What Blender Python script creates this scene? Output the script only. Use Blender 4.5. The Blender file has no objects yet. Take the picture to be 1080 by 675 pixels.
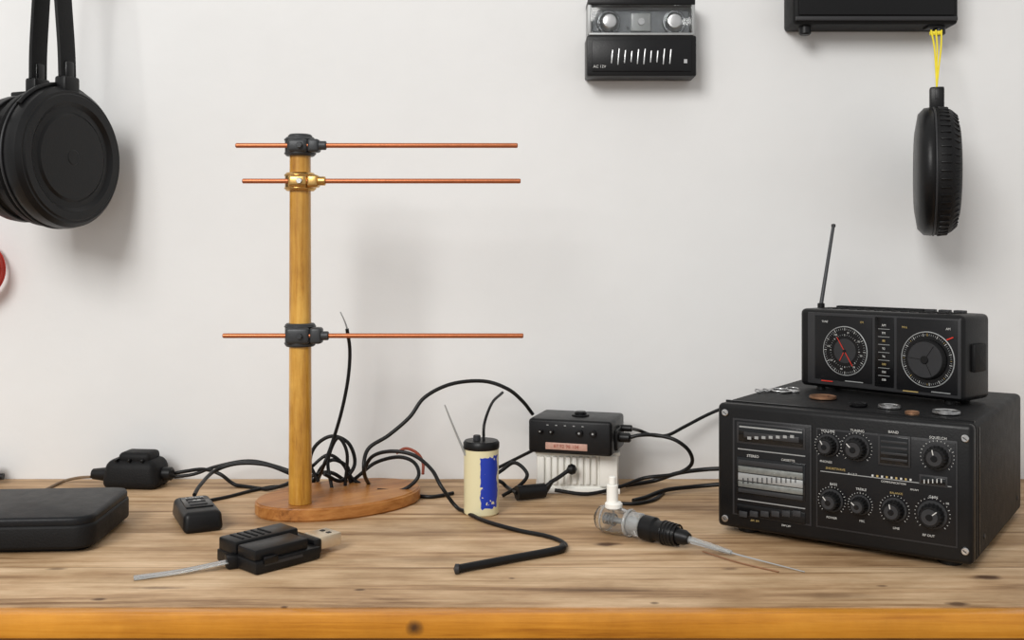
import bpy, bmesh, math, random
from mathutils import Vector, Matrix, Euler
random.seed(4)
sc = bpy.context.scene
# ------------------------------------------------------------------ camera facts
FPX, HY, CZ = 1080.0, 270.0, 0.348      # focal (px), horizon row, eye height over bench top (z=0)
def W(px, py, d):                        # survey: world position at depth d
    return Vector(((px-540)/FPX*d, d, CZ-(py-HY)/FPX*d))
def T(px, py, z=0.0):                    # survey: world position on bench (height z)
    d = (CZ-z)*FPX/(py-HY)
    return Vector(((px-540)/FPX*d, d, z))
cam = bpy.data.cameras.new("camera"); co = bpy.data.objects.new("camera", cam)
sc.collection.objects.link(co); sc.camera = co
co.location = (0, 0, CZ); co.rotation_euler = (math.pi/2, 0, 0)
cam.sensor_width = 36; cam.lens = 36; cam.shift_y = -(337.5-HY)/1080.0
cam.clip_start = 0.02

# ------------------------------------------------------------------ materials
def newmat(name):
    m = bpy.data.materials.new(name); m.use_nodes = True
    nt = m.node_tree; b = nt.nodes["Principled BSDF"]
    return m, nt, b
def N(nt, t, **kw):
    n = nt.nodes.new(t)
    for k, v in kw.items():
        if k in n.inputs: n.inputs[k].default_value = v
        else: setattr(n, k, v)
    return n
def pmat(name, col, rough=0.5, metal=0.0, var=0.12, nscale=60, bump=0.15, bscale=400, spec=0.5, coat=0, trans=0, ior=1.45, alpha=1):
    m, nt, b = newmat(name)
    tc = N(nt, "ShaderNodeTexCoord")
    n1 = N(nt, "ShaderNodeTexNoise", Scale=nscale, Detail=4.0)
    nt.links.new(tc.outputs["Object"], n1.inputs["Vector"])
    mx = N(nt, "ShaderNodeMixRGB")
    mx.inputs[1].default_value = (*[max(0, c*(1-var)) for c in col], 1)
    mx.inputs[2].default_value = (*[min(1, c*(1+var)) for c in col], 1)
    nt.links.new(n1.outputs["Fac"], mx.inputs[0]); nt.links.new(mx.outputs[0], b.inputs["Base Color"])
    mr = N(nt, "ShaderNodeMapRange"); mr.inputs[3].default_value = max(0.02, rough-0.07); mr.inputs[4].default_value = min(1, rough+0.1)
    nt.links.new(n1.outputs["Fac"], mr.inputs[0]); nt.links.new(mr.outputs[0], b.inputs["Roughness"])
    if bump > 0:
        n2 = N(nt, "ShaderNodeTexNoise", Scale=bscale, Detail=3.0); nt.links.new(tc.outputs["Object"], n2.inputs["Vector"])
        bp = N(nt, "ShaderNodeBump", Strength=bump, Distance=0.001)
        nt.links.new(n2.outputs["Fac"], bp.inputs["Height"]); nt.links.new(bp.outputs[0], b.inputs["Normal"])
    b.inputs["Metallic"].default_value = metal
    b.inputs["Specular IOR Level"].default_value = spec
    b.inputs["Coat Weight"].default_value = coat
    b.inputs["Transmission Weight"].default_value = trans
    b.inputs["IOR"].default_value = ior
    b.inputs["Alpha"].default_value = alpha
    return m
BLK = pmat("black_plastic", (.006, .006, .0065), .36, spec=.30)
BLKM = pmat("black_matte", (.008, .008, .0085), .55, bump=.4, spec=.22)
BLKG = pmat("black_gloss", (.004, .004, .0045), .2, bump=0, spec=.35)
PANEL = pmat("panel_black", (.008, .008, .009), .34, bump=.1, spec=.3)
RUB = pmat("cable_rubber", (.006, .006, .0065), .38, bump=0, spec=.35)
GREY = pmat("grey_plastic", (.030, .030, .032), .42, spec=.35)
DGREY = pmat("clamp_grey", (.045, .047, .05), .4, metal=.3, spec=.4)
SIL = pmat("silver_metal", (.62, .62, .62), .28, metal=1, bump=.1)
SILP = pmat("silver_paint", (.36, .37, .37), .4, metal=.3)
REFL = pmat("reflector_grey", (.20, .21, .22), .3, metal=.6, var=.4, nscale=90)
SLAT = pmat("slat_silver", (.22, .23, .22), .38, metal=.4, nscale=200, var=.4)
WHT = pmat("white_plastic", (.86, .85, .80), .45, var=.04)
LBL = pmat("label_white", (.60, .60, .58), .5, var=.05, bump=0)
GOLD = pmat("label_gold", (.46, .34, .13), .4, var=.1, bump=0)
RED = pmat("red_paint", (.60, .03, .015), .4, var=.1, bump=0)
BRASS = pmat("brass", (.62, .38, .13), .3, metal=1, bump=.1)
COPPER = pmat("copper_rod", (.46, .15, .065), .38, metal=.75, nscale=120)
COPP2 = pmat("copper_coin", (.40, .22, .13), .4, metal=.9)
YEL = pmat("yellow_cord", (.80, .66, .03), .5, bump=.1)
REDB = pmat("rust_wire", (.30, .06, .03), .5)
TAN = pmat("tan_wire", (.18, .12, .07), .5)
WIN = pmat("dark_window", (.006, .007, .008), .12, bump=0)
PINK = pmat("display_strip", (.50, .30, .24), .4, var=.3, nscale=150, bump=0)
GLASS = pmat("clear_glass", (.95, .96, .96), .05, var=.01, bump=0, trans=1.0)
CLEAR = pmat("clear_plastic", (.80, .82, .82), .12, var=.02, bump=0, trans=.75, ior=1.3)

def wallmat():
    m, nt, b = newmat("wall_plaster")
    tc = N(nt, "ShaderNodeTexCoord")
    n = N(nt, "ShaderNodeTexNoise", Scale=2.2, Detail=6.0, Roughness=.6); nt.links.new(tc.outputs["Object"], n.inputs["Vector"])
    cr = N(nt, "ShaderNodeValToRGB"); e = cr.color_ramp.elements
    e[0].position = .3; e[0].color = (.735, .738, .735, 1); e[1].position = .7; e[1].color = (.795, .798, .795, 1)
    nt.links.new(n.outputs["Fac"], cr.inputs[0]); nt.links.new(cr.outputs[0], b.inputs["Base Color"])
    n2 = N(nt, "ShaderNodeTexNoise", Scale=28.0, Detail=5.0); nt.links.new(tc.outputs["Object"], n2.inputs["Vector"])
    bp = N(nt, "ShaderNodeBump", Strength=.18, Distance=.004); nt.links.new(n2.outputs["Fac"], bp.inputs["Height"]); nt.links.new(bp.outputs[0], b.inputs["Normal"])
    b.inputs["Roughness"].default_value = .85
    return m
def woodmat(name, dark, mid, light, sx=2.2, sy=38, seams=False, knots=(), rough=.55, axis='x', blotch=.35, coat=0, fine=.35):
    m, nt, b = newmat(name); L = nt.links.new
    tc = N(nt, "ShaderNodeTexCoord")
    sep = N(nt, "ShaderNodeSeparateXYZ"); L(tc.outputs["Object"], sep.inputs[0])
    src = tc.outputs["Object"]; plank = None
    if seams:     # each board gets its own grain offset and tone
        dv = N(nt, "ShaderNodeMath", operation='DIVIDE'); L(sep.outputs[1], dv.inputs[0]); dv.inputs[1].default_value = .143
        fl = N(nt, "ShaderNodeMath", operation='FLOOR'); L(dv.outputs[0], fl.inputs[0])
        wn = N(nt, "ShaderNodeTexWhiteNoise", noise_dimensions='1D'); L(fl.outputs[0], wn.inputs["W"]); plank = wn.outputs["Value"]
        cx = N(nt, "ShaderNodeCombineXYZ"); ms = N(nt, "ShaderNodeMath", operation='MULTIPLY'); L(plank, ms.inputs[0]); ms.inputs[1].default_value = 7; L(ms.outputs[0], cx.inputs[0])
        va = N(nt, "ShaderNodeVectorMath", operation='ADD'); L(src, va.inputs[0]); L(cx.outputs[0], va.inputs[1]); src = va.outputs[0]
    def mapped(s):
        mp = N(nt, "ShaderNodeMapping"); mp.inputs["Scale"].default_value = s
        L(src, mp.inputs["Vector"]); return mp
    A = (sx, sy, sy) if axis == 'x' else (sy, sy, sx)
    A2 = tuple(v*4 for v in A)
    g = N(nt, "ShaderNodeTexNoise", Scale=1.0, Detail=7.0, Roughness=.62, Distortion=.9); L(mapped(A).outputs[0], g.inputs["Vector"])
    f = N(nt, "ShaderNodeTexNoise", Scale=1.0, Detail=5.0, Roughness=.7); L(mapped(A2).outputs[0], f.inputs["Vector"])
    bl = N(nt, "ShaderNodeTexNoise", Scale=5.0, Detail=6.0, Roughness=.65)
    L(mapped((1, 2.2, 1)).outputs[0], bl.inputs["Vector"])
    ad = N(nt, "ShaderNodeMath", operation='MULTIPLY_ADD'); L(f.outputs["Fac"], ad.inputs[0]); ad.inputs[1].default_value = fine
    ml = N(nt, "ShaderNodeMath", operation='MULTIPLY'); L(g.outputs["Fac"], ml.inputs[0]); ml.inputs[1].default_value = 1-fine
    L(ml.outputs[0], ad.inputs[2])
    cr = N(nt, "ShaderNodeValToRGB"); e = cr.color_ramp.elements
    e[0].position = .35; e[0].color = (*dark, 1); e[1].position = .64; e[1].color = (*light, 1)
    k = cr.color_ramp.elements.new(.47); k.color = (*mid, 1)
    L(ad.outputs[0], cr.inputs[0])
    br = N(nt, "ShaderNodeMapRange"); br.inputs[1].default_value = .3; br.inputs[2].default_value = .62
    br.inputs[3].default_value = 1-blotch; br.inputs[4].default_value = 1.06
    L(bl.outputs["Fac"], br.inputs[0]); brv = br.outputs[0]
    if plank:
        pr_ = N(nt, "ShaderNodeMapRange"); pr_.inputs[3].default_value = .88; pr_.inputs[4].default_value = 1.06; L(plank, pr_.inputs[0])
        pm = N(nt, "ShaderNodeMath", operation='MULTIPLY'); L(brv, pm.inputs[0]); L(pr_.outputs[0], pm.inputs[1]); brv = pm.outputs[0]
        # thin dark weathering streaks
        st_ = N(nt, "ShaderNodeTexNoise", Scale=1.0, Detail=3.0, Roughness=.5, Distortion=.4); L(mapped((3.5, 75, 1)).outputs[0], st_.inputs["Vector"])
        sr = N(nt, "ShaderNodeMapRange"); sr.inputs[1].default_value = .31; sr.inputs[2].default_value = .42; sr.inputs[3].default_value = .62; sr.inputs[4].default_value = 1.0
        L(st_.outputs["Fac"], sr.inputs[0])
        pm2 = N(nt, "ShaderNodeMath", operation='MULTIPLY'); L(brv, pm2.inputs[0]); L(sr.outputs[0], pm2.inputs[1]); brv = pm2.outputs[0]
    mu = N(nt, "ShaderNodeMixRGB", blend_type='MULTIPLY'); mu.inputs[0].default_value = 1
    L(cr.outputs[0], mu.inputs[1])
    cmb = N(nt, "ShaderNodeCombineXYZ"); L(brv, cmb.inputs[0])
    p1 = N(nt, "ShaderNodeMath", operation='POWER'); L(brv, p1.inputs[0]); p1.inputs[1].default_value = 1.2; L(p1.outputs[0], cmb.inputs[1])
    p2 = N(nt, "ShaderNodeMath", operation='POWER'); L(brv, p2.inputs[0]); p2.inputs[1].default_value = 1.5; L(p2.outputs[0], cmb.inputs[2])
    L(cmb.outputs[0], mu.inputs[2])
    out = mu.outputs[0]
    if seams:
        pp = N(nt, "ShaderNodeMath", operation='PINGPONG'); L(sep.outputs[1], pp.inputs[0]); pp.inputs[1].default_value = .0715
        cp = N(nt, "ShaderNodeMath", operation='LESS_THAN'); L(pp.outputs[0], cp.inputs[0]); cp.inputs[1].default_value = .0008
        fm = N(nt, "ShaderNodeMath", operation='MULTIPLY'); L(cp.outputs[0], fm.inputs[0]); fm.inputs[1].default_value = .5
        mm = N(nt, "ShaderNodeMixRGB"); L(fm.outputs[0], mm.inputs[0]); L(out, mm.inputs[1]); mm.inputs[2].default_value = (*[c*.35 for c in dark], 1); out = mm.outputs[0]
    nz = N(nt, "ShaderNodeTexNoise", Scale=55.0, Detail=4.0); L(tc.outputs["Object"], nz.inputs["Vector"])
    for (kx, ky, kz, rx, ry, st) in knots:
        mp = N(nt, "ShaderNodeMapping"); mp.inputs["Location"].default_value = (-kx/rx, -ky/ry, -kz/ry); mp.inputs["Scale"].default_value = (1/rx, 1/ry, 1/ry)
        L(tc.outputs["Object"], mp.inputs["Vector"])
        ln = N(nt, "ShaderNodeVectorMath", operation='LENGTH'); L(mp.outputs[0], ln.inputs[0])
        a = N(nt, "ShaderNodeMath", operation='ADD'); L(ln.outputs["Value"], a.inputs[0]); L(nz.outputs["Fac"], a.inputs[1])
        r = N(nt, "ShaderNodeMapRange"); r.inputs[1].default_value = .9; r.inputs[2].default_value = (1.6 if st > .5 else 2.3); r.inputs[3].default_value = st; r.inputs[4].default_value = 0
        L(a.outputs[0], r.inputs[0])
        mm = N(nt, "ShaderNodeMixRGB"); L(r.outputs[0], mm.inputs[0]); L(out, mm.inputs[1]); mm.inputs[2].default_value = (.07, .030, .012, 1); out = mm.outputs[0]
    L(out, b.inputs["Base Color"])
    bp = N(nt, "ShaderNodeBump", Strength=.3, Distance=.0015); L(ad.outputs[0], bp.inputs["Height"]); L(bp.outputs[0], b.inputs["Normal"])
    b.inputs["Roughness"].default_value = rough
    b.inputs["Specular IOR Level"].default_value = .35
    b.inputs["Coat Weight"].default_value = coat
    return m
def kt(px, py, rx, ry, st=.9):
    p = T(px, py); return (p.x, p.y, 0, rx, ry, st)
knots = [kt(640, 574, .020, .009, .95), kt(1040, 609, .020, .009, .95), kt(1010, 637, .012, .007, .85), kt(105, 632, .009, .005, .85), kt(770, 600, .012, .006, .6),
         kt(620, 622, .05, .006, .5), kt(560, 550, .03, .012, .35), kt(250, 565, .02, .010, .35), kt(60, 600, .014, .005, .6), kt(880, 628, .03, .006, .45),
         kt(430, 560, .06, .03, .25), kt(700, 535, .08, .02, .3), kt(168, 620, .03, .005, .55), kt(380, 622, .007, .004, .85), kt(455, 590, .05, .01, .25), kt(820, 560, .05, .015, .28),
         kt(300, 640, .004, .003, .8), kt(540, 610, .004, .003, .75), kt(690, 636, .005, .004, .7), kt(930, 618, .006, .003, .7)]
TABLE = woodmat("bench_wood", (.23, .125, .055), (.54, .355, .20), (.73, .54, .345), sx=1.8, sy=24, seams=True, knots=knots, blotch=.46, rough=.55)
EDGE = woodmat("bench_edge_wood", (.40, .14, .012), (.60, .24, .022), (.72, .32, .04), sx=2.5, sy=60, rough=.35, blotch=.30,
               knots=[(-.095, 1.0, -.0145, .009, .008, .97)], coat=.2)
DISC = woodmat("base_wood", (.20, .07, .013), (.40, .16, .04), (.53, .25, .075), sx=6, sy=50, rough=.4, blotch=.3)
MAST = woodmat("mast_wood", (.32, .13, .015), (.58, .29, .04), (.72, .41, .085), sx=5, sy=60, axis='z', rough=.32, blotch=.40, coat=.3)
FLOORM = woodmat("floor_wood", (.12, .07, .04), (.2, .13, .08), (.26, .18, .11), sx=1, sy=14)
WALL = wallmat()

# ------------------------------------------------------------------ builders
def link(o, parent=None):
    sc.collection.objects.link(o)
    if parent is not None: o.parent = parent
    return o
def empty(name, loc=(0, 0, 0), rz=0.0, rot=None):
    e = bpy.data.objects.new(name, None); e.empty_display_size = .02
    e.location = loc; e.rotation_euler = rot if rot else (0, 0, rz)
    return link(e)
def fin(bm, name, mat, parent, loc, rot, ang=35):
    me = bpy.data.meshes.new(name)
    bmesh.ops.recalc_face_normals(bm, faces=bm.faces[:])
    bm.to_mesh(me); bm.free()
    me.materials.append(mat)
    me.polygons.foreach_set("use_smooth", [True]*len(me.polygons)); me.set_sharp_from_angle(angle=math.radians(ang))
    o = bpy.data.objects.new(name, me); o.location = loc; o.rotation_euler = rot
    return link(o, parent)
def box(name, size, loc, mat, parent=None, bev=.0, seg=2, rot=(0, 0, 0), vert_only=0, taper=1):
    bm = bmesh.new(); bmesh.ops.create_cube(bm, size=1)
    for v in bm.verts:
        v.co = Vector((v.co.x*size[0], v.co.y*size[1], v.co.z*size[2]))
        if v.co.z > 0: v.co.x *= taper; v.co.y *= taper
    if vert_only:
        es = [e for e in bm.edges if abs(e.verts[0].co.z-e.verts[1].co.z) > size[2]*.5]
        bmesh.ops.bevel(bm, geom=es, offset=vert_only, segments=6, affect='EDGES', profile=.5)
        if bev > 0:
            es = [e for e in bm.edges if abs(e.verts[0].co.z-e.verts[1].co.z) < size[2]*.1]
            bmesh.ops.bevel(bm, geom=es, offset=bev, segments=seg, affect='EDGES', profile=.5)
    elif bev > 0:
        bev = min(bev, min(size)*.45)
        bmesh.ops.bevel(bm, geom=bm.edges[:], offset=bev, segments=seg, affect='EDGES', profile=.5)
    return fin(bm, name, mat, parent, loc, rot)
def lathe(name, prof, loc, mat, parent=None, rot=(0, 0, 0), n=48, ribs=0, ribd=0.0, ang=35):
    bm = bmesh.new(); rings = []
    for (r, h) in prof:
        if r < 1e-6: rings.append([bm.verts.new((0, 0, h))])
        else:
            ring = []
            for i in range(n):
                a = 2*math.pi*i/n
                rr = r + (ribd if (ribs and (i*ribs*2//n) % 2) else 0)*(1 if r > .6*max(p[0] for p in prof) else 0)
                ring.append(bm.verts.new((rr*math.cos(a), rr*math.sin(a), h)))
            rings.append(ring)
    for a, b in zip(rings[:-1], rings[1:]):
        for i in range(n):
            j = (i+1) % n
            if len(a) == 1 and len(b) == 1: continue
            if len(a) == 1: bm.faces.new((a[0], b[i], b[j]))
            elif len(b) == 1: bm.faces.new((a[i], a[j], b[0]))
            else: bm.faces.new((a[i], a[j], b[j], b[i]))
    return fin(bm, name, mat, parent, loc, rot, ang)
def cyl(name, r, h, loc, mat, parent=None, rot=(0, 0, 0), n=32, bev=.0, r2=None, ribs=0, ribd=0):
    r2 = r if r2 is None else r2; b = min(bev, h*.4, r*.5)
    pr = [(0, -h/2), (r-b, -h/2)] + ([(r, -h/2+b), (r2, h/2-b)] if b > 0 else [(r2, h/2)]) + ([(r2-b, h/2)] if b > 0 else []) + [(0, h/2)]
    if b == 0: pr = [(0, -h/2), (r, -h/2), (r2, h/2), (0, h/2)]
    return lathe(name, pr, loc, mat, parent, rot, n, ribs, ribd)
def smooth(pts, k=8):
    P = [Vector(p) for p in pts]; out = []
    if len(P) < 3: return P
    P = [2*P[0]-P[1]] + P + [2*P[-1]-P[-2]]
    for i in range(1, len(P)-2):
        p0, p1, p2, p3 = P[i-1:i+3]
        for s in range(k):
            t = s/k
            out.append(.5*((2*p1)+(p2-p0)*t+(2*p0-5*p1+4*p2-p3)*t*t+(3*p1-p0-3*p2+p3)*t**3))
    out.append(P[-2]); return out
def sweep(name, pts, r, mat, parent=None, n=10, k=8, side=None, r_side=None, taper=None, minz=None, sm=True):
    P = smooth(pts, k) if sm else [Vector(p) for p in pts]
    if minz is not None:
        for p in P: p.z = max(p.z, minz)
    bm = bmesh.new(); rings = []; up = None
    for i, p in enumerate(P):
        t = (P[min(i+1, len(P)-1)]-P[max(i-1, 0)]).normalized()
        if side is not None:
            s = (Vector(side)-t*Vector(side).dot(t)).normalized()
        else:
            if up is None:
                up = Vector((0, 0, 1)) if abs(t.z) < .9 else Vector((1, 0, 0))
            s = (up-t*up.dot(t)).normalized(); up = s
        b = t.cross(s); q = i/(len(P)-1)
        f = 1 if taper is None else (1+(taper-1)*q)
        rs = (r_side or r)*f; rb = r*f; ring = []
        for j in range(n):
            a = 2*math.pi*j/n; ca, sa = math.cos(a), math.sin(a)
            if r_side: ca = math.copysign(abs(ca)**.5, ca); sa = math.copysign(abs(sa)**.5, sa)
            ring.append(bm.verts.new(p+s*rs*ca+b*rb*sa))
        rings.append(ring)
    for a, b in zip(rings[:-1], rings[1:]):
        for j in range(n):
            bm.faces.new((a[j], a[(j+1) % n], b[(j+1) % n], b[j]))
    bm.faces.new(rings[0]); bm.faces.new(rings[-1][::-1])
    return fin(bm, name, mat, parent, (0, 0, 0), (0, 0, 0), 50)
def text(name, body, size, loc, mat, parent, rot=(math.pi/2, 0, 0), ext=.0001):
    c = bpy.data.curves.new(name, 'FONT'); c.body = body; c.size = size; c.extrude = ext; c.align_x = 'CENTER'; c.align_y = 'CENTER'; c.resolution_u = 2
    o = bpy.data.objects.new("tmp", c); sc.collection.objects.link(o)
    dg = bpy.context.evaluated_depsgraph_get(); me = bpy.data.meshes.new_from_object(o.evaluated_get(dg))
    bpy.data.objects.remove(o); me.materials.clear(); me.materials.append(mat)
    q = bpy.data.objects.new(name, me); q.location = loc; q.rotation_euler = rot
    return link(q, parent)
RX = (math.pi/2, 0, 0)      # local z -> -y
RY = (0, math.pi/2, 0)      # local z -> +x
def torus(name, R, r, loc, mat, parent=None, rot=(0, 0, 0), n=40, m=10, a0=0, a1=2*math.pi):
    pts = [Vector((R*math.cos(a0+(a1-a0)*i/n), R*math.sin(a0+(a1-a0)*i/n), 0)) for i in range(n+1)]
    o = sweep(name, pts, r, mat, parent, n=m, sm=False, side=(0, 0, 1)); o.location = loc; o.rotation_euler = rot; return o

# ------------------------------------------------------------------ room
box("wall_back", (5.2, .1, 2.9), (0, 1.65, .55), WALL)
box("floor", (5.2, 5, .1), (0, -.8, -.95), FLOORM)
box("baseboard_back", (5.2, .015, .1), (0, 1.5925, -.85), WHT, bev=.003)

wb = empty("workbench")
def wbox(nm, size, c, mat, bev=0):
    o = box(nm, size, (0, 0, 0), mat, wb, bev=bev)
    for v in o.data.vertices: v.co += Vector(c)
    return o
wbox("bench_top", (2.6, .575, .030), (0, 1.3025, -.015), TABLE)   # y 1.015..1.59
wbox("front_lip", (2.6, .018, .0245), (0, 1.006, -.01275), EDGE, .0018)
wbox("front_rail", (2.4, .02, .07), (0, 1.06, -.065), DISC)
for x in (-1.15, 1.15):
    for y in (1.08, 1.53):
        box("leg", (.06, .06, .87), (x, y, -.465), EDGE, wb, bev=.004)
wbox("back_slat", (2.6, .009, .030), (0, 1.5945, -.0152), TABLE)

# ------------------------------------------------------------------ yagi antenna
base_c = Vector((-.24, 1.43, 0)); ya = empty("yagi_antenna", (0, 0, 0))
o = cyl("wooden_base", 1, .018, (base_c.x, base_c.y, .009), DISC, ya, n=72, bev=0)
me = o.data
bm = bmesh.new(); bm.from_mesh(me)
for v in bm.verts: v.co.x *= .12; v.co.y *= .08
es = [e for e in bm.edges if e.is_boundary is False and len(e.link_faces) == 2 and e.calc_face_angle(0) > 1.0]
bmesh.ops.bevel(bm, geom=es, offset=.0025, segments=3, affect='EDGES')
bm.to_mesh(me); bm.free(); o.rotation_euler = (0, 0, math.radians(35))
mx, my = -.2825, 1.366
cyl("wooden_mast", .0152, .486, (mx, my, .018+.243), MAST, ya, r2=.0138, bev=.001)
for nm, z, x0, x1 in (("element_top", .4935, -.364, .0076), ("element_mid", .4467, -.355, .0114), ("element_low", .243, -.381, .015)):
    cyl(nm, .0032, x1-x0, ((x0+x1)/2, my-.0175, z), COPPER, ya, rot=RY, n=16, bev=.001)
def clamp(nm, z, m, h, w, screw):
    lathe(nm+"_band", [(.0135, -h/2), (.0180, -h/2), (.0200, -h/2+.002), (.0200, h/2-.002), (.0180, h/2), (.0135, h/2)], (mx, my, z), m, ya)
    box(nm+"_front", (w*.8, .014, h*.72), (mx, my-.0165, z), m, ya, bev=.005, seg=3)
    box(nm+"_ear", (.016, .02, h*.7), (mx+w/2+.004, my-.012, z), m, ya, bev=.004, seg=3)
    cyl(nm+"_collar", .006, .010, (mx+w/2+.016, my-.0175, z), m, ya, rot=RY, bev=.001)
    cyl(nm+"_screw", .0042, .006, (mx+.004, my-.0255, z), screw, ya, rot=RX, n=6, bev=.0006)
    for s in (-1, 1): torus(nm+"_rim", .0200, .0011, (mx, my, z+s*h*.36), m, ya)
clamp("clamp_top", .4935, DGREY, .025, .034, DGREY)
clamp("clamp_mid", .4467, BRASS, .024, .032, SIL)
clamp("clamp_low", .243, DGREY, .031, .040, DGREY)
cyl("mast_cap", .0160, .006, (mx, my, .507), DGREY, ya, bev=.002)

# ------------------------------------------------------------------ large radio receiver
A = Vector((.259, 1.292, 0)); U = Vector((.246, -.172, 0)).normalized(); BH, BZ, BW, BD = .155, .008, .300, .315
big = empty("radio_receiver", A, math.atan2(U.y, U.x))
def F(px, py):
    k = (px-540)/FPX; t = (A.y*k-A.x)/(U.x-U.y*k)
    yt = 421+(px-757)*36/270; yb = 555+(px-757)*45/270
    return t, BZ+BH*(yb-py)/(yb-yt)
box("case", (BW, BD-.012, BH), (BW/2, BD/2+.006, BZ+BH/2), BLKM, big, bev=.006, seg=3)
box("front_bezel", (BW, .016, BH), (BW/2, .008, BZ+BH/2), BLK, big, bev=.006, seg=3)
def prect(nm, x0, y0, x1, y1, m, th=.002, yo=0.0, bev=.0006):      # corners
    ax, az = F(x0, y0); bx, bz = F(x1, y1)
    return box(nm, (abs(bx-ax), th, abs(az-bz)), ((ax+bx)/2, -yo-th/2+.0003, (az+bz)/2), m, big, bev=bev)
def crect(nm, x0, x1, y0, y1, m, th=.002, yo=0.0, bev=.0004):      # heights read on its centre line
    c = (x0+x1)/2; ax, _ = F(x0, y0); bx, _ = F(x1, y1); az = F(c, y0)[1]; bz = F(c, y1)[1]
    return box(nm, (abs(bx-ax), th, abs(az-bz)), ((ax+bx)/2, -yo-th/2+.0003, (az+bz)/2), m, big, bev=bev)
prect("left_panel", 773, 438, 856, 556, GREY, .0015); prect("left_panel_face", 775, 440, 854.5, 554, PANEL, .0022)
prect("right_panel", 861, 452, 1010, 581, GREY, .0015); prect("right_panel_face", 862.5, 454, 1008.5, 579, PANEL, .0022)
Y1 = .0022
crect("tape_slot", 778, 850, 447, 470, GREY, .001, Y1)
crect("tape_window", 780, 848, 449, 468, WIN, .0014, Y1)
crect("tape_slot_bar", 786, 844, 457, 463, GREY, .002, Y1+.001)
crect("tape_slot_rail", 781, 847, 451, 452.6, SILP, .001, Y1+.001, 0)
for i in range(7): crect("tape_slot_tick", 790+i*7.5, 794+i*7.5, 458.5, 461.5, SILP, .0006, Y1+.003, 0)
crect("pinstripe", 779, 850, 476, 477, SILP, .0008, Y1, 0)
crect("slider_bay", 778, 850, 485, 525, WIN, .001, Y1)
for i, (a_, b_, m_) in enumerate(((487.5, 493, GREY), (494.5, 501, SLAT), (502, 510, SILP), (511, 517, SLAT), (518.5, 523, GREY))):
    crect("slider_slat", 780, 848, a_, b_, m_, .003, Y1, .0005)
for i in range(12): crect("slat_notch", 785+i*5, 786+i*5, 503, 509, GREY, .0005, Y1+.003, 0)
crect("mid_strip", 779, 850, 531, 532, SILP, .0008, Y1, 0)
crect("button_row", 778, 850, 536, 548, BLKG, .001, Y1)
for i in range(6): crect("preset_button", 781+i*11.3, 789.5+i*11.3, 539, 545, GREY, .003, Y1)
def ptext(s, px, py, size, m=LBL):
    x, z = F(px, py); text("label", s, size, (x, -Y1-.0008, z), m, big)
ptext("STEREO", 795, 480, .0045); ptext("CASSETTE", 832, 485.5, .0038); ptext("AM  FM", 797, 549.5, .0034, GOLD); ptext("SW LW", 830, 555, .0034)
def knob(px, py, r, m=BLK, h=.014):
    x, z = F(px, py)
    cyl("knob_skirt", r*1.18, .002, (x, -Y1-.001, z), GREY, big, rot=RX, bev=.0005)
    for i in range(21):
        a = math.radians(-135+13.5*i)
        box("tick", (.0005, .0005, .0018 if i % 5 == 0 else .0011), (x+r*1.38*math.sin(a), -Y1-.0004, z+r*1.38*math.cos(a)), LBL, big, rot=(0, a, 0))
    cyl("knob_body", r, h, (x, -Y1-h/2-.001, z), m, big, rot=RX, n=72, bev=.001, r2=r*.9, ribs=18, ribd=-r*.06)
    cyl("knob_cap", r*.66, .0015, (x, -Y1-h-.0013, z), GREY, big, rot=RX, bev=.0005)
    cyl("knob_centre", r*.28, .0015, (x, -Y1-h-.002, z), BLKG, big, rot=RX, bev=.0005)
    a = random.uniform(-1, 1)
    box("knob_pointer", (.0010, .0008, r*.45), (x+r*.55*math.sin(a), -Y1-h-.0022, z+r*.55*math.cos(a)), LBL, big, rot=(0, a, 0))
knob(874, 471, .0112); knob(904, 475, .0128); knob(989, 487, .0128)
knob(878, 529, .0115); knob(908, 534, .0100); knob(944, 540, .0118); knob(984, 546, .0135)
crect("tuner_window", 927, 961, 463, 495, GREY, .002, Y1)
crect("tuner_glass", 929, 959, 465, 493, WIN, .0024, Y1)
for i in range(4): crect("window_slat", 930, 958, 469+i*6, 471.5+i*6, GREY, .0008, Y1+.0022, .0003)
for s, px, py, sz, m in (("VOLUME", 874, 456, .0042, LBL), ("TUNING", 905, 457, .0042, LBL), ("BAND", 943, 460, .0042, LBL), ("SQUELCH", 990, 468, .0042, LBL),
                      ("PHONES", 872, 488, .0038, LBL), ("SHORTWAVE", 882, 496, .0038, GOLD), ("BASS", 880, 512, .0040, LBL), ("TREBLE", 909, 518, .0038, LBL),
                      ("COMMUNICATION", 943, 512, .0032, LBL), ("BALANCE", 946, 523, .0032, GOLD), ("GAIN", 985, 528, .0040, LBL), ("POWER", 878, 547, .0036, LBL),
                      ("MIC", 910, 551, .0036, LBL), ("LINE", 946, 559, .0036, LBL), ("RF OUT", 980, 567, .0038, LBL), ("0 1 2 3", 900, 502, .0036, LBL), ("FM/AM", 965, 520, .0030, LBL), ("HI", 1000, 535, .0034, LBL), ("7", 1002, 482, .004, LBL)):
    ptext(s, px, py, sz, m)
crect("divider", 866, 1004, 507.5, 508.3, SILP, .0006, Y1, 0)
for i in range(9): crect("dot_led", 920+i*5, 922+i*5, 503+i*.7, 505+i*.7, GOLD if i % 2 else LBL, .001, Y1, 0)
crect("meter", 970, 1000, 506, 517, GREY, .001, Y1); crect("meter_glass", 972, 998, 508, 515, WIN, .0015, Y1)
for i in range(5): crect("meter_tick", 975+i*4.5, 976+i*4.5, 509.5, 513.5, LBL, .0004, Y1+.0014, 0)
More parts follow.
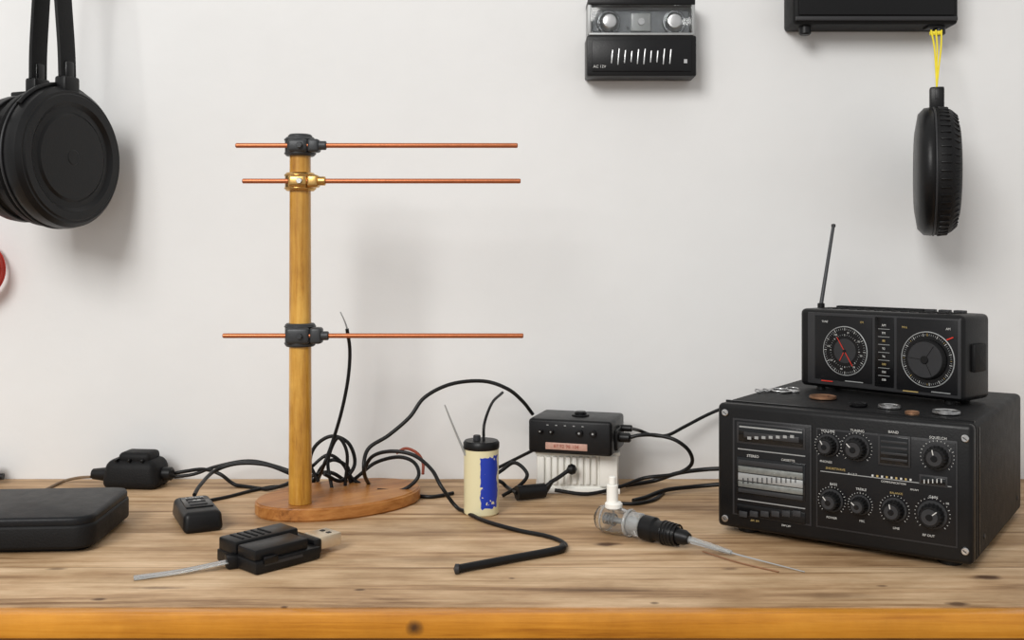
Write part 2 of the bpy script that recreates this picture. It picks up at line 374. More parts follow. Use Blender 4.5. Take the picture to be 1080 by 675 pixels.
for (px, py) in ((765, 432), (765, 547), (1018, 470), (1018, 584)):
    x, z = F(px, py)
    cyl("screw", .0042, .003, (x, -.001, z), SIL, big, rot=RX, n=20, bev=.0008)
    box("screw_slot", (.005, .001, .0009), (x, -.0026, z), BLK, big, rot=(0, .6, 0))
for (x, y) in ((.03, .03), (BW-.03, .03), (.03, BD-.04), (BW-.03, BD-.04)):
    cyl("foot", .013, .0085, (x, y, .00425), RUB, big, bev=.001)
box("side_seam", (.001, .002, BH*.92), (BW+.0002, .03, BZ+BH/2), BLKG, big)
for y in (.06, BD-.03): cyl("side_screw", .003, .002, (BW, y, BZ+.02), GREY, big, rot=RY)
box("top_rail", (BW*.98, .004, .002), (BW/2, .022, BZ+BH+.0005), BLK, big)

TOPZ = BZ+BH
# ------------------------------------------------------------------ small portable radio on top
A2 = Vector((.402, 1.432, TOPZ)); U2 = Vector((.152, -.181, 0)).normalized(); SW, SD, SH, SF = .234, .070, .107, .005
sm = empty("portable_radio", A2, math.atan2(U2.y, U2.x))
def G(px, py):
    k = (px-540)/FPX; t = (A2.y*k-A2.x)/(U2.x-U2.y*k); D = A2.y+U2.y*t
    return t, CZ-(py-HY)*D/FPX-TOPZ
box("case", (SW, SD, SH), (SW/2, SD/2, SF+SH/2), BLK, sm, bev=.007, seg=4)
box("side_grip", (.006, .03, .035), (SW+.002, SD*.5, SF+SH*.5), BLKM, sm, bev=.002)
def srect(nm, x0, y0, x1, y1, m, th=.0015, yo=0.0, bev=.0004):
    ax, az = G(x0, y0); bx, bz = G(x1, y1)
    return box(nm, (abs(bx-ax), th, abs(az-bz)), ((ax+bx)/2, -yo-th/2+.0003, (az+bz)/2), m, sm, bev=bev)
def scr(nm, x0, x1, y0, y1, m, th=.0015, yo=0.0, bev=.0):
    c = (x0+x1)/2; ax = G(x0, y0)[0]; bx = G(x1, y1)[0]; az = G(c, y0)[1]; bz = G(c, y1)[1]
    return box(nm, (abs(bx-ax), th, abs(az-bz)), ((ax+bx)/2, -yo-th/2+.0003, (az+bz)/2), m, sm, bev=bev)
srect("face_frame", 853, 329, 1014, 421, GREY, .003, 0, .001)
srect("dial_panel_left", 861, 332, 921, 405, PANEL, .0012, .0028)
srect("dial_panel_right", 947, 335, 1011, 417, PANEL, .0012, .0028)
srect("centre_panel", 924, 334, 944, 409, BLKG, .0012, .0028)
YS = .0040
def dial(px, py, r, rings, nt_, gold=False):
    x, z = G(px, py)
    torus("dial_ring", r, .0008, (x, -YS, z), SILP, sm, rot=RX, n=64, m=8)
    cyl("dial_face", r*.985, .001, (x, -YS-.0002, z), BLKG, sm, rot=RX, n=64)
    for rr, nn, ll in rings:
        for i in range(nn):
            a = 2*math.pi*i/nn; b5 = i % 5 == 0
            box("dial_tick", (.0006 if b5 else .0004, .0003, ll*(1.6 if b5 else 1)), (x+rr*r*math.sin(a), -YS-.0009, z+rr*r*math.cos(a)),
                (GOLD if gold and i % 9 == 0 else (LBL if b5 else SILP)), sm, rot=(0, a, 0))
    return x, z
x, z = dial(893, 370, .0325, ((.90, 60, .0022), (.66, 40, .0014)), 60)
cyl("dial_inner", .0165, .0012, (x, -YS-.0006, z), GREY, sm, rot=RX, n=48, bev=.0004)
for i in range(8):
    a = 2*math.pi*i/8+.2; text("numeral", str(20*i+10), .0034, (x+.0250*math.sin(a), -YS-.0011, z+.0250*math.cos(a)), LBL, sm)
for ang, ln in ((-32, .022), (148, .024), (-152, .016)):
    a = math.radians(ang); box("dial_needle", (.0009, .0005, ln), (x+ln*.45*math.sin(a), -YS-.0018, z+ln*.45*math.cos(a)), RED, sm, rot=(0, a, 0))
cyl("needle_hub", .0020, .0018, (x, -YS-.0018, z), BLKG, sm, rot=RX)
x, z = dial(980, 379, .0345, ((.90, 72, .0022),), 60, True)
cyl("tuning_knob", .0255, .006, (x, -YS-.004, z), BLKM, sm, rot=RX, n=120, bev=.001, r2=.024, ribs=40, ribd=-.0004)
cyl("tuning_knob_hub", .0225, .0010, (x, -YS-.0073, z), GREY, sm, rot=RX, bev=.0004, n=60)
cyl("tuning_knob_cap", .0050, .002, (x, -YS-.0083, z), BLKG, sm, rot=RX, bev=.0005)
for i in range(3):
    a = 2.1*i+.6; box("tuning_spoke", (.0006, .0004, .017), (x+.0125*math.sin(a), -YS-.0081, z+.0125*math.cos(a)), BLKG, sm, rot=(0, a, 0))
x2, z2 = G(1004, 357); box("red_pointer", (.009, .0006, .0015), (x2, -YS-.001, z2), RED, sm, rot=(0, -.4, 0))
def stext(s, px, py, size, m=LBL):
    x, z = G(px, py); text("label", s, size, (x, -YS-.0006, z), m, sm)
stext("TUNE", 872, 339, .0038); stext("FM", 911, 340, .0038, GOLD); stext("MHz", 956, 345, .0038, GOLD); stext("AM", 1002, 347, .0042)
for i, s in enumerate(("AM", "FM", "88", "92", "96", "100", "104", "108")):
    stext(s, 934, 343+i*8.2, .0042, GOLD if i in (2, 5) else LBL)
for i in range(7): scr("scale_mark", 928, 940, 346.7+i*8.2, 347.2+i*8.2, SILP, .0005, YS)
scr("marker_strip", 868, 880, 401, 402, RED, .0006, YS); scr("marker_strip", 893, 912, 402, 402.9, SILP, .0006, YS)
scr("marker_strip", 954, 970, 412, 413, GOLD, .0006, YS); scr("marker_strip", 984, 1004, 413.5, 414.4, SILP, .0006, YS)
for i in range(15): box("top_vent", (.006, .03, .0015), (.03+i*.0125, SD*.5, SF+SH+.0004), BLKM, sm, bev=.0005)
box("top_handle", (SW*.55, .012, .004), (SW*.4, SD*.72, SF+SH+.0015), BLKM, sm, bev=.0015)
for i in range(3): box("top_button", (.014, .01, .004), (SW*.70+i*.02, SD*.75, SF+SH+.0015), GREY, sm, bev=.001)
for x in (.025, SW-.025):
    for y in (.015, SD-.015): cyl("foot", .006, .0055, (x, y, .00275), RUB, sm)
Mi = (Matrix.Translation(A2) @ Euler((0, 0, math.atan2(U2.y, U2.x))).to_matrix().to_4x4()).inverted()
p0 = W(866, 321, 1.455); p1 = W(879, 238, 1.47)
sweep("telescopic_antenna", [Mi @ p0, Mi @ ((p0+p1)/2), Mi @ p1], .0028, DGREY, sm, taper=.8)
lathe("antenna_tip", [(0, -.003), (.003, -.002), (.003, .002), (0, .003)], Mi @ p1, DGREY, sm)
cyl("antenna_pivot", .005, .008, Mi @ (p0+Vector((0, 0, -.002))), BLK, sm, bev=.001)

# coins and key ring on the receiver
def top_pt(px, py, dz=0):
    d = (CZ-TOPZ)*FPX/(py-HY); return Vector(((px-540)/FPX*d, d, TOPZ+dz))
for (px, py, r, m) in ((868, 421, .017, COPP2), (905, 429, .011, BLKG), (938, 431, .013, SIL), (998, 437, .0155, SIL), (962, 438, .008, COPP2)):
    p = top_pt(px, py, .0025)
    c = empty("metal_knob_cap" if m is BLKG else "coin", p)
    cyl("disc", r, .003, (0, 0, 0), m, c, bev=.0006, n=40)
    lathe("rim", [(r*.8, .0014), (r*.98, .0014), (r*.98, .0022), (r*.86, .0022), (r*.8, .0014)], (0, 0, 0), m, c, n=40)
    cyl("relief", r*.45, .0008, (0, 0, .0018), m, c, bev=.0003, n=6)
kr = empty("key_ring", top_pt(822, 413, .002))
torus("ring", .014, .0012, (0, 0, 0), SIL, kr); torus("ring_small", .008, .001, (.019, .004, .0012), SIL, kr, rot=(.1, 0, 0))
for i in range(4): torus("chain_link", .0045, .0009, (-.014-.006*i, -.004-.003*i, .0008), SIL, kr, rot=((i % 2)*.3, 0, .3), n=16, m=6)
box("key_blade", (.022, .005, .0015), (.006, -.018, 0), SIL, kr, rot=(0, 0, .5), bev=.0004)
cyl("key_head", .007, .0018, (.017, -.011, 0), SIL, kr, n=24)

# ------------------------------------------------------------------ router slab at left
rt = empty("wifi_router", (-.610, 1.270, 0), math.radians(4))
box("body", (.226, .164, .028), (0, 0, .0195), BLKM, rt, vert_only=.022, bev=.004, seg=3)
box("lid", (.223, .161, .012), (0, 0, .0365), pmat("router_lid", (.009, .0095, .011), .42, bump=.3, spec=.22), rt, vert_only=.022, bev=.004, seg=3)
box("skirt", (.205, .138, .008), (0, 0, .004), BLK, rt, vert_only=.018, bev=.001)
for i in range(4): box("led", (.004, .0008, .0012), (-.03+i*.012, -.0822, .02), GREY, rt)

# ------------------------------------------------------------------ power brick behind
pb = empty("power_adapter", (-.567, 1.548, 0), math.radians(-6))
box("body", (.090, .062, .044), (0, 0, .022), BLKM, pb, bev=.013, seg=4, taper=.86)
box("hump", (.050, .040, .018), (.004, 0, .045), BLKM, pb, bev=.007, seg=3)
cyl("strain_relief", .008, .028, (-.054, -.004, .018), RUB, pb, rot=RY, r2=.011, bev=.001)
cyl("plug_neck", .010, .016, (.048, 0, .02), RUB, pb, rot=RY, bev=.002)
for i in range(3): box("rib", (.003, .05, .004), (-.02+i*.02, -.003, .0435), BLK, pb, bev=.001)
sweep("thin_power_cable", [W(96, 503, 1.55), W(82, 504, 1.56), W(66, 508, 1.565), T(47, 517, .002)], .0022, TAN, None, minz=.0022)
o = empty("wall_plug", (-.805, 1.56, 0)); box("body", (.03, .04, .03), (0, 0, .015), BLK, o, bev=.006); cyl("neck", .005, .02, (.02, 0, .012), RUB, o, rot=RY)

# ------------------------------------------------------------------ key fob
fb = empty("car_key_fob", (-.410, 1.333, 0), math.radians(-64))
box("body", (.106, .050, .026), (0, 0, .013), BLK, fb, bev=.007, seg=4, taper=.92)
box("face", (.056, .034, .003), (-.004, 0, .0263), BLKG, fb, bev=.001)
for i in range(3):
    box("button", (.010, .022, .0022), (-.020+i*.016, 0, .0283), GREY, fb, bev=.001)
text("label", "LOCK", .009, (-.020, 0, .0296), LBL, fb, rot=(0, 0, math.pi/2))
text("label", "AB", .009, (-.003, 0, .0296), LBL, fb, rot=(0, 0, math.pi/2))
box("tail", (.02, .02, .012), (-.058, 0, .008), BLK, fb, bev=.003)

# ------------------------------------------------------------------ black adapter with plug
ad = empty("usb_adapter_block", T(270, 608), math.radians(47))
box("lower_body", (.086, .080, .014), (.043, .040, .008), BLK, ad, bev=.002)
box("upper_left", (.084, .036, .016), (.043, .060, .021), BLK, ad, bev=.0025)
box("upper_right", (.070, .036, .013), (.036, .021, .0205), BLK, ad, bev=.0025)
for i in range(5): box("fin", (.003, .026, .0012), (.014+i*.009, .060, .0294), BLKM, ad, bev=.0004)
box("groove", (.05, .001, .003), (.036, .0002, .010), GREY, ad); box("latch", (.018, .004, .008), (.018, -.0005, .015), BLKG, ad, bev=.001)
box("shoulder", (.012, .05, .018), (.089, .034, .012), BLK, ad, bev=.003)
box("metal_plug", (.032, .030, .015), (.108, .026, .0145), pmat("nickel", (.66, .56, .42), .3, metal=.6), ad, bev=.0015)
box("plug_window", (.005, .005, .001), (.112, .020, .0222), BLK, ad); box("plug_window", (.005, .005, .001), (.112, .032, .0222), BLK, ad)
ru = empty("clear_ribbon_strip", (0, 0, 0))
a_ = T(141, 611); b_ = T(240, 600)
sweep("strip", [a_+Vector((0, 0, .0015)), (a_+b_)/2+Vector((0, 0, .003)), b_+Vector((0, 0, .008))], .0012, CLEAR, ru, side=(-.3, .95, 0), r_side=.008)
sweep("metal_core", [a_+Vector((.0, 0, .002)), (a_+b_)/2+Vector((0, 0, .0045)), b_+Vector((0, 0, .0095))], .0009, SIL, ru)
box("end", (.014, .016, .014), b_+Vector((.004, .003, .008)), BLK, ru, rot=(0, 0, .45), bev=.002)

# ------------------------------------------------------------------ can / battery cell
cn = empty("battery_cell", (-.0415, 1.385, 0))
m, nt, b = newmat("cell_wrap"); L = nt.links.new
tc = N(nt, "ShaderNodeTexCoord"); nz = N(nt, "ShaderNodeTexNoise", Scale=90.0, Detail=3.0); L(tc.outputs["Object"], nz.inputs["Vector"])
mp = N(nt, "ShaderNodeMapping"); mp.inputs["Location"].default_value = (-.0105/.0115, .018/.02, -.045/.036); mp.inputs["Scale"].default_value = (1/.0115, 1/.02, 1/.036)
L(tc.outputs["Object"], mp.inputs["Vector"]); ab = N(nt, "ShaderNodeVectorMath", operation='ABSOLUTE'); L(mp.outputs[0], ab.inputs[0])
sp = N(nt, "ShaderNodeSeparateXYZ"); L(ab.outputs[0], sp.inputs[0])
m1 = N(nt, "ShaderNodeMath", operation='MAXIMUM'); L(sp.outputs[0], m1.inputs[0]); L(sp.outputs[1], m1.inputs[1])
m2 = N(nt, "ShaderNodeMath", operation='MAXIMUM'); L(m1.outputs[0], m2.inputs[0]); L(sp.outputs[2], m2.inputs[1])
aa = N(nt, "ShaderNodeMath", operation='MULTIPLY_ADD'); L(nz.outputs["Fac"], aa.inputs[0]); aa.inputs[1].default_value = .5; L(m2.outputs[0], aa.inputs[2])
lt = N(nt, "ShaderNodeMath", operation='LESS_THAN'); L(aa.outputs[0], lt.inputs[0]); lt.inputs[1].default_value = 1.2
n3 = N(nt, "ShaderNodeTexNoise", Scale=110.0, Detail=2.0); L(tc.outputs["Object"], n3.inputs["Vector"])
g3 = N(nt, "ShaderNodeMath", operation='LESS_THAN'); L(n3.outputs["Fac"], g3.inputs[0]); g3.inputs[1].default_value = .66
mk = N(nt, "ShaderNodeMath", operation='MULTIPLY'); L(lt.outputs[0], mk.inputs[0]); L(g3.outputs[0], mk.inputs[1])
mm = N(nt, "ShaderNodeMixRGB"); L(mk.outputs[0], mm.inputs[0]); mm.inputs[1].default_value = (.72, .66, .42, 1); mm.inputs[2].default_value = (.01, .04, .40, 1)
L(mm.outputs[0], b.inputs["Base Color"]); b.inputs["Roughness"].default_value = .35
lathe("wrap", [(0, 0), (.0215, 0), (.0235, .002), (.0235, .088), (.022, .090), (0, .090)], (0, 0, 0), m, cn)
lathe("cap", [(0, .088), (.0238, .088), (.0245, .090), (.0245, .096), (.0225, .099), (0, .099)], (0, 0, 0), BLK, cn)
cyl("terminal", .005, .008, (-.006, 0, .102), GREY, cn, bev=.001)
c0 = Vector(cn.location)
sweep("lead_wire", [W(491, 480, 1.375)-c0, W(479, 452, 1.37)-c0, W(469, 427, 1.365)-c0], .0017, SILP, cn, taper=.5)
sweep("black_lead", [W(510, 464, 1.385)-c0, W(511, 446, 1.39)-c0, W(519, 425, 1.42)-c0, W(530, 414, 1.46)-c0], .002, RUB, cn)

# ------------------------------------------------------------------ white vented block + black desktop receiver
wbk = empty("vented_power_supply", (.036, 1.500, 0), math.radians(-3))
box("core", (.120, .066, .058), (.060, .038, .031), WHT, wbk, bev=.003)
box("plinth", (.124, .072, .008), (.060, .037, .004), WHT, wbk, bev=.001)
for i in range(9): box("fin", (.0065, .006, .040), (.008+i*.0095, .0025, .034), WHT, wbk, bev=.001)
box("side_block", (.026, .008, .046), (.105, .002, .034), WHT, wbk, bev=.002)
box("top_cap", (.124, .072, .005), (.060, .037, .0585), WHT, wbk, bev=.0015)
rc = empty("desktop_tuner", (.0235, 1.495, .0612), math.radians(-17))
box("case", (.124, .094, .050), (.062, .047, .025), BLK, rc, bev=.005, seg=3)
box("front_frame", (.118, .003, .044), (.062, -.0005, .025), PANEL, rc, bev=.001)
box("display_strip", (.062, .0015, .010), (.058, -.0025, .012), PINK, rc, bev=.0005)
text("label", "87 92 98 104", .007, (.058, -.0035, .012), REDB, rc)
for x, r in ((.020, .0035), (.036, .0035), (.078, .005), (.098, .005)):
    cyl("knob", r, .006, (x, -.005, .033), BLKG, rc, rot=RX, bev=.001); cyl("knob_dot", r*.3, .001, (x, -.0084, .033), SILP, rc, rot=RX)
for i in range(5): box("led_mark", (.003, .0006, .0012), (.030+i*.013, -.0024, .042), SILP, rc)
cyl("top_knob", .009, .008, (.068, .045, .053), BLKG, rc, bev=.002); cyl("top_knob_base", .013, .003, (.068, .045, .051), BLK, rc, bev=.001)
for s in (0, 1): box("side_ear", (.006, .05, .03), (-.001+s*.126, .047, .02), BLK, rc, bev=.002)
cyl("jack", .007, .018, (.135, .040, .022), RUB, rc, rot=RY, bev=.002)
cyl("jack_upper", .005, .016, (.134, .062, .032), RUB, rc, rot=RY, bev=.001)
MR = Matrix.Translation((.0235, 1.495, .0612)) @ Euler((0, 0, math.radians(-17))).to_matrix().to_4x4()
J1 = MR @ Vector((.141, .040, .022)); J2 = MR @ Vector((.139, .062, .032))

# ------------------------------------------------------------------ glass bulb probe
pr = empty("test_probe", T(632, 560), math.radians(-40))
lathe("glass_bulb", [(0, -.004), (.008, -.003), (.0150, .003), (.0178, .013), (.0178, .026), (.0155, .036), (.0140, .046), (.0125, .046), (.0138, .035), (.0160, .026), (.0160, .014), (.0135, .005), (.007, 0), (0, -.001)], (0, 0, .0180), GLASS, pr, rot=RY)
cyl("inner_core", .0035, .036, (.024, 0, .018), SILP, pr, rot=RY, bev=.001); torus("clear_ring", .0148, .0024, (.046, 0, .0180), CLEAR, pr, rot=RY)
torus("ring_front", .0165, .0014, (.012, 0, .0183), CLEAR, pr, rot=RY)
for i in range(4): torus("inner_coil", .0065, .001, (.010+i*.0045, 0, .018), SILP, pr, rot=RY, n=20, m=6)
cyl("clear_collar", .0145, .018, (.056, 0, .0178), CLEAR, pr, rot=RY, bev=.002); cyl("collar_core", .006, .018, (.056, 0, .0178), SILP, pr, rot=RY)
cyl("white_tube", .0072, .030, (.020, 0, .047), WHT, pr, bev=.001); cyl("white_nozzle", .0045, .010, (.020, 0, .067), WHT, pr, bev=.001); cyl("white_saddle", .011, .009, (.022, 0, .036), WHT, pr, bev=.002)
lathe("handle", [(0, 0), (.012, 0), (.0150, .003), (.0150, .018), (.0125, .021), (.0125, .027), (.0140, .030), (.0125, .045), (.009, .052), (.009, .060), (.006, .066), (0, .066)], (.064, 0, .0165), BLK, pr, rot=(0, math.pi/2+.05, 0))
for i in range(5): torus("grip_ring", .0135-.0004*i, .0012, (.096+i*.0045, 0, .0147), BLKG, pr, rot=RY)
sweep("shaft", [(.125, 0, .0125), (.155, .0, .010), (.185, 0, .007)], .0046, CLEAR, pr, taper=.6); sweep("needle", [(.12, 0, .0128), (.19, 0, .0064), (.272, .004, .0012)], .0016, SILP, pr, taper=.4)
sweep("copper_wire", [(.150, -.004, .003), (.20, -.012, .0015), (.25, -.014, .0012)], .0009, COPP2, pr)

# ------------------------------------------------------------------ headphones hanging at left
hl = empty("hanging_headphones", W(78, 166, 1.462), math.radians(-20))
def cup(par, x0, sgn, R):
    pr_ = [(0, 0), (.010, 0), (.011, -.0006), (.060, -.0008), (.064, -.0035), (.072, -.0042), (.076, -.0015), (.078, .0006), (.089, .0008), (.091, -.0012), (.094, -.001), (.100, -.007), (.102, -.018), (.100, -.026), (.092, -.032), (.0, -.034)]
    pr_ = [(r*R/.102, h*sgn) for r, h in pr_]
    lathe("cup_shell", pr_, (x0, 0, 0), BLK, par, rot=RY, n=72, ang=25)
    pad = [(0, 0), (.070, 0), (.090, -.003), (.099, -.010), (.098, -.020), (.086, -.027), (.060, -.027), (.055, -.018), (0, -.016)]
    lathe("ear_pad", [(r*R/.102, h*sgn) for r, h in pad], (x0-.031*sgn, 0, 0), BLKM, par, rot=RY, n=72, ang=50)
    torus("cup_trim", R*.985, .0018, (x0-.030*sgn, 0, 0), GREY, par, rot=RY, n=72)
cup(hl, 0, 1, .102)
cup(hl, -.108, -1, .092)
XS = (-.012, -.066)
for s, x in ((1, XS[0]), (-1, XS[1])):
    box("yoke_block", (.020, .030, .026), (x, -.0, .103), BLK, hl, bev=.004)
    box("hinge", (.012, .016, .036), (x, -.0, .120), BLKG, hl, bev=.003)
    cyl("hinge_pin", .004, .016, (x, 0, .112), GREY, hl, rot=RY, bev=.001)
torus("yoke_arc", .104, .0035, (-.020, 0, 0), BLK, hl, rot=(0, math.pi/2, 0), n=24, a0=math.radians(130), a1=math.radians(230))
box("bridge_arm", (.044, .020, .008), (-.086, 0, .094), BLK, hl, bev=.003)
for a in (-.5, .5): box("side_arm", (.012, .010, .05), (-.058, -.098*math.cos(a), .098*math.sin(a)), BLKG, hl, rot=(a, 0, 0), bev=.002)
sweep("headband", [(-.012, 0, .115), (-.014, 0, .16), (-.020, 0, .23), (-.025, 0, .30), (-.031, 0, .335), (-.040, 0, .346), (-.049, 0, .335), (-.055, 0, .30), (-.060, 0, .23), (-.065, 0, .16), (-.066, 0, .115)], .0035, BLKM, hl, side=(0, 1, 0), r_side=.016)
hk = empty("wall_hook", (0, 0, 0)); q = Vector(hl.location)+Vector((-.037, .013, .333))
cyl("peg", .005, 1.6-q.y+.02, (q.x, (1.6+q.y-.02)/2, q.z), SIL, hk, rot=RX); cyl("plate", .014, .004, (q.x, 1.598, q.z), SIL, hk, rot=RX)

# red coil at the left edge
rd = empty("red_cable_coil", W(-30, 284, 1.575))
for i in range(5): torus("loop", .044-.0008*(i % 2), .0028, (0, .012-.006*i, 0), RED, rd, rot=RX)
cyl("peg", .004, .055, (0, 0, .040), SIL, rd, rot=RX)

# ------------------------------------------------------------------ wall mounted case top right
x0, x1, zb = (837-540)/701, (1011-540)/701, .697
wc = empty("wall_mounted_case", ((x0+x1)/2, 1.57, zb))
ww = x1-x0
box("body", (ww, .060, .11), (0, 0, .055), BLKM, wc, bev=.006, seg=3)
box("front_panel", (ww*.94, .003, .088), (0, -.0312, .057), BLKG, wc, bev=.001)
box("lower_trim", (ww*.98, .004, .006), (0, -.031, .008), GREY, wc, bev=.001)
for sx in (-1, 1): cyl("foot", .009, .014, (sx*(ww/2-.022), -.012, -.006), RUB, wc, bev=.002)
for i in range(3): cyl("knob", .010, .012, (-.06+i*.06, -.037, .06), BLK, wc, rot=RX, bev=.001)
box("cord_loop_bracket", (.020, .02, .006), (ww/2-.033, -.012, -.001), BLK, wc, bev=.001)

# right hanging headphone cup
YW = math.radians(-19)
hr = empty("hanging_ear_cup", W(988, 181, 1.492), YW)
tread = [(0, .031), (.045, .031), (.068, .029), (.080, .025), (.0895, .017), (.0925, .006), (.0925, -.002)]
lathe("pad_shell", tread+[(.0915, -.006), (0, -.006)], (0, 0, 0), BLKM, hr, rot=RY, n=96, ang=50)
lathe("cup_shell", [(0, -.004), (.090, -.004), (.0935, -.008), (.0925, -.018), (.084, -.026), (.060, -.030), (.0, -.031)], (0, 0, 0), BLK, hr, rot=RY, n=72, ang=50)
torus("seam", .0925, .0016, (-.005, 0, 0), GREY, hr, rot=RY, n=72)
for i in range(50):
    a = 2*math.pi*i/50
    for (xx, rr, ti, ll) in ((.007, .0918, .10, .014), (.0215, .0835, .75, .012)):
        box("pad_rib", (ll, .0030, .0035), (xx, -rr*math.sin(a), rr*math.cos(a)), BLK, hr, rot=(Matrix.Rotation(a, 4, 'X') @ Matrix.Rotation(ti, 4, 'Y')).to_euler(), bev=.001)
box("yoke", (.020, .014, .034), (.0, 0, .106), BLK, hr, bev=.003); box("yoke_slot", (.006, .016, .014), (.0, 0, .112), GREY, hr, bev=.001)
box("tab", (.008, .01, .03), (.006, 0, .108), BLKM, hr, bev=.002)
hi = (Matrix.Translation(hr.location) @ Euler((0, 0, YW)).to_matrix().to_4x4()).inverted()
for (px0, px1, dx) in ((982, 987, 0), (993, 990, 0), (987, 988, .002)):
    sweep("yellow_cord", [hi @ W(px0, 32, 1.53), hi @ W((px0+px1)/2+1, 50, 1.515), hi @ W(px1, 72, 1.50), hi @ W(988, 92, 1.492)], .0013, YEL, hr)
box("cord_knot", (.018, .007, .006), hi @ W(987, 35, 1.535), YEL, hr, bev=.002)

# ------------------------------------------------------------------ wall unit (clear/black) top centre
x0, x1 = (619-540)/697, (735-540)/697; cx = (x0+x1)/2; w_ = x1-x0
wu = empty("wall_light_unit", (cx, 1.575, .6206))
box("lower_housing", (w_, .046, .062), (0, 0, .031), BLK, wu, bev=.003)
box("lower_face", (w_*.90, .003, .048), (0, -.0235, .031), PANEL, wu, bev=.001)
for i in range(10): box("vent_slit", (.0018, .002, .021+.004*math.sin(i*1.7)), (-.045+i*.0098, -.0255, .029), SIL, wu, bev=.0005, rot=(0, .10, 0))
box("status_light", (.005, .002, .006), (.066, -.0255, .022), SIL, wu); text("label", "AC 12V", .006, (-.064, -.0256, .014), LBL, wu)
box("tray", (w_*.96, .044, .004), (0, 0, .0645), SILP, wu, bev=.001)
box("reflector", (w_*.88, .030, .036), (0, .006, .084), REFL, wu, bev=.003)
for x in (-.048, .050):
    lathe("lamp", [(0, .012), (.010, .010), (.014, .004), (.0145, 0), (.012, -.004), (0, -.004)], (x, -.012, .084), SIL, wu, rot=RX)
    torus("lamp_ring", .0155, .002, (x, -.012, .084), REFL, wu, rot=RX)
box("centre_bar", (.030, .010, .026), (0, -.010, .084), SILP, wu, bev=.002); cyl("centre_screw", .005, .004, (0, -.0165, .084), SIL, wu, rot=RX)
box("clear_cover", (w_*.93, .003, .042), (0, -.021, .087), GLASS, wu, bev=.001)
for s in (-1, 1): box("side_rail", (.006, .044, .048), (s*w_*.47, 0, .088), SILP, wu, bev=.0015)
box("top_cap", (w_*.98, .046, .010), (0, 0, .113), BLK, wu, bev=.002)

# ------------------------------------------------------------------ cables
ct = empty("cable_tangle")
def cable(name, pts, r=.0028, mat=RUB, par=ct):
    P = [p if isinstance(p, Vector) else (T(p[0], p[1], r) if len(p) == 2 else W(*p)) for p in pts]
    for p in P: p.y = min(p.y, 1.6-r-.001)
    return sweep(name, P, r, mat, par, minz=r, k=8)
cw = empty("stiff_wire_aerial")
cable("wire", [(333, 512), (341, 492, 1.46), (350, 468, 1.47), (360, 435, 1.47), (367, 400, 1.47), (369, 370, 1.47), (366, 347, 1.46)], .0026, par=cw)
sweep("bare_tip", [W(367, 350, 1.462), W(364, 340, 1.46), W(359, 329, 1.46)], .0014, SILP, cw, taper=.5)
cable("cable", [(392, 516), (384, 498, 1.44), (388, 474, 1.45), (410, 459, 1.46), (432, 440, 1.47), (448, 419, 1.48), (476, 405, 1.49), (510, 402, 1.5), (535, 410, 1.5), (551, 423, 1.505), (562, 437, 1.515)])
cable("cable", [(382, 500, 1.47), (392, 482, 1.46), (412, 476, 1.45), (436, 480, 1.44), (455, 495, 1.42), (466, 514, 1.40), (484, 537), (510, 549), (545, 559), (575, 565), (592, 571), (596, 577), (580, 583), (548, 588)], .0027)
rod = empty("rod_antenna")
sweep("rod", [T(594, 576, .005), T(588, 580, .005), T(535, 590, .005), T(482, 600, .005)], .0047, BLK, rod); lathe("tip", [(0, -.004), (.0055, -.002), (.0055, .002), (0, .004)], T(482, 600, .0058), GREY, rod, rot=RY)
cable("cable", [(180, 500, 1.555), (196, 497, 1.555), (215, 495, 1.55), (232, 500, 1.54), (250, 512), (280, 516), (312, 508, 1.49), (345, 498, 1.49), (366, 508, 1.50)])
cable("cable", [(205, 522, 1.40), (211, 512, 1.43), (226, 497, 1.49), (250, 489, 1.5), (280, 490, 1.5), (305, 499, 1.5), (335, 512, 1.51)])
cable("cable", [(214, 529), (240, 524), (268, 517), (296, 513), (322, 498, 1.49), (345, 480, 1.49), (362, 490, 1.49), (370, 509, 1.49)], .0025)
cable("cable", [(336, 508, 1.48), (327, 488, 1.48), (333, 470, 1.48), (350, 460, 1.48), (368, 468, 1.48), (374, 490, 1.48), (360, 507, 1.47), (342, 500, 1.45)], .0027)
cable("cable", [(330, 509, 1.51), (340, 492, 1.5), (352, 485, 1.49), (366, 492, 1.49), (372, 505, 1.49), (400, 520), (432, 522), (455, 524), (478, 520)], .0027)
cable("cable", [(365, 512, 1.5), (378, 502, 1.49), (396, 488, 1.49), (420, 482, 1.48), (437, 488, 1.47), (441, 503, 1.45), (424, 517, 1.45), (398, 517, 1.45)], .0027)
cable("cable", [(184, 503, 1.55), (205, 500, 1.55), (228, 492, 1.55), (262, 486, 1.55), (292, 492, 1.54), (330, 506, 1.53)], .0025)
cable("cable", [(350, 515, 1.46), (346, 486, 1.47), (356, 462, 1.47), (366, 478, 1.47), (364, 512, 1.47)], .0025)
cable("rust_wire", [(418, 478, 1.50), (428, 473, 1.50), (440, 478, 1.50), (446, 488, 1.50), (446, 500, 1.49)], .0022, REDB)
cable("cable", [(524, 494, 1.50), (540, 486, 1.52), (556, 478, 1.50), (572, 470, 1.49)], .0025)
cable("cable", [(500, 516, 1.46), (528, 497, 1.48), (543, 488, 1.48), (556, 500, 1.47), (548, 512, 1.47), (530, 523)], .0027)
pl = empty("cable_plug"); a_ = T(545, 520, .011); b_ = T(574, 517, .011)
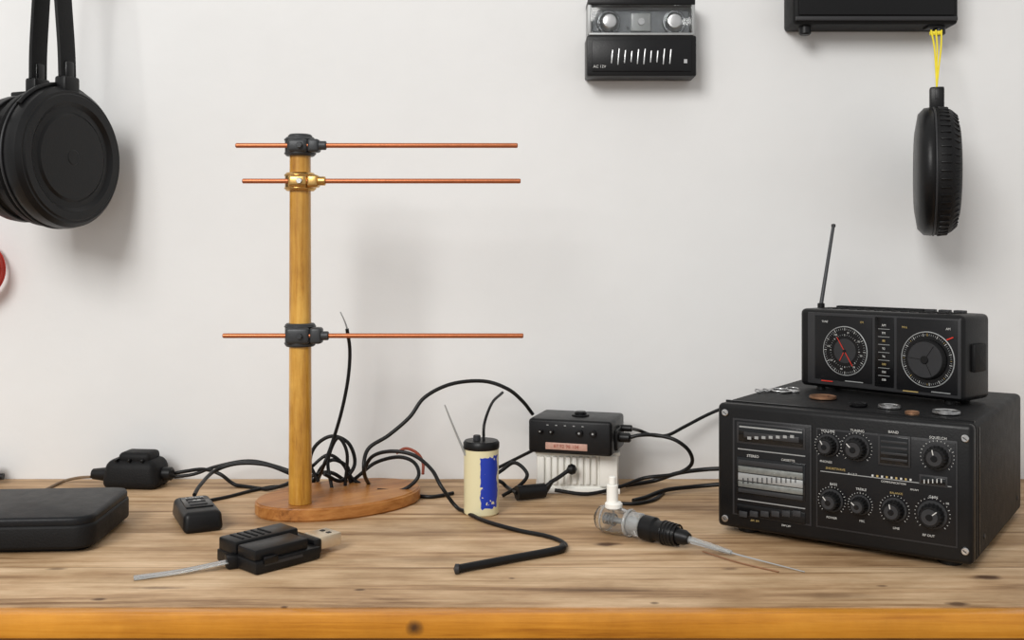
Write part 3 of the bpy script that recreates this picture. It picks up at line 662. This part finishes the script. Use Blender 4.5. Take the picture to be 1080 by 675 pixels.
sweep("plug_body", [a_, (a_+b_)/2, b_], .0105, RUB, pl)
sweep("plug_neck", [b_, W(582, 508, 1.47)], .006, RUB, pl, taper=.5, sm=False)
sweep("plug_cable", [W(580, 509, 1.47), W(590, 503, 1.475), W(601, 495, 1.48)], .003, RUB, pl)
lathe("ball_end", [(0, -.008), (.006, -.005), (.008, 0), (.006, .005), (0, .008)], W(603, 495, 1.48), RUB, pl, rot=RY)
sweep("plug_tail", [a_, T(535, 514, .01), W(528, 508, 1.5), W(515, 504, 1.52)], .0028, RUB, pl)
cable("cable", [J1, (675, 459, 1.49), (692, 459, 1.49), (712, 464, 1.48), (727, 476, 1.48), (729, 490, 1.49), (712, 500, 1.50), (680, 504, 1.52), (655, 513, 1.50), (620, 521, 1.48), (585, 517, 1.48)])
cable("cable", [(768, 428, 1.57), (745, 438, 1.57), (722, 450, 1.56), (704, 459, 1.55), (688, 459, 1.55), (674, 454, 1.545), J2], .0026)
cable("cable", [(775, 494, 1.50), (745, 495, 1.51), (715, 499, 1.53), (690, 507, 1.55), (660, 512, 1.53)], .0032)
cable("cable", [(770, 510, 1.50), (735, 513, 1.51), (702, 517, 1.49), (680, 525), (668, 528)], .0032)
cable("cable", [(700, 519), (690, 527), (672, 531), (655, 531)], .0026)

# ------------------------------------------------------------------ light
def area(name, loc, tgt, size, power, col=(1, 1, 1), sy=None):
    l = bpy.data.lights.new(name, 'AREA'); l.shape = 'RECTANGLE'; l.size = size; l.size_y = sy or size; l.energy = power; l.color = col
    o = bpy.data.objects.new(name, l); o.location = loc; o.rotation_euler = (Vector(tgt)-Vector(loc)).to_track_quat('-Z', 'Y').to_euler(); link(o)
area("window_light", (-1.35, -1.5, 2.0), (0.25, 1.5, .15), 1.4, 92, (1, .985, .96))
w = bpy.data.worlds.new("World"); sc.world = w; w.use_nodes = True
bg = w.node_tree.nodes["Background"]; bg.inputs[0].default_value = (1, .995, .985, 1); bg.inputs[1].default_value = .60
sc.view_settings.view_transform = 'Standard'
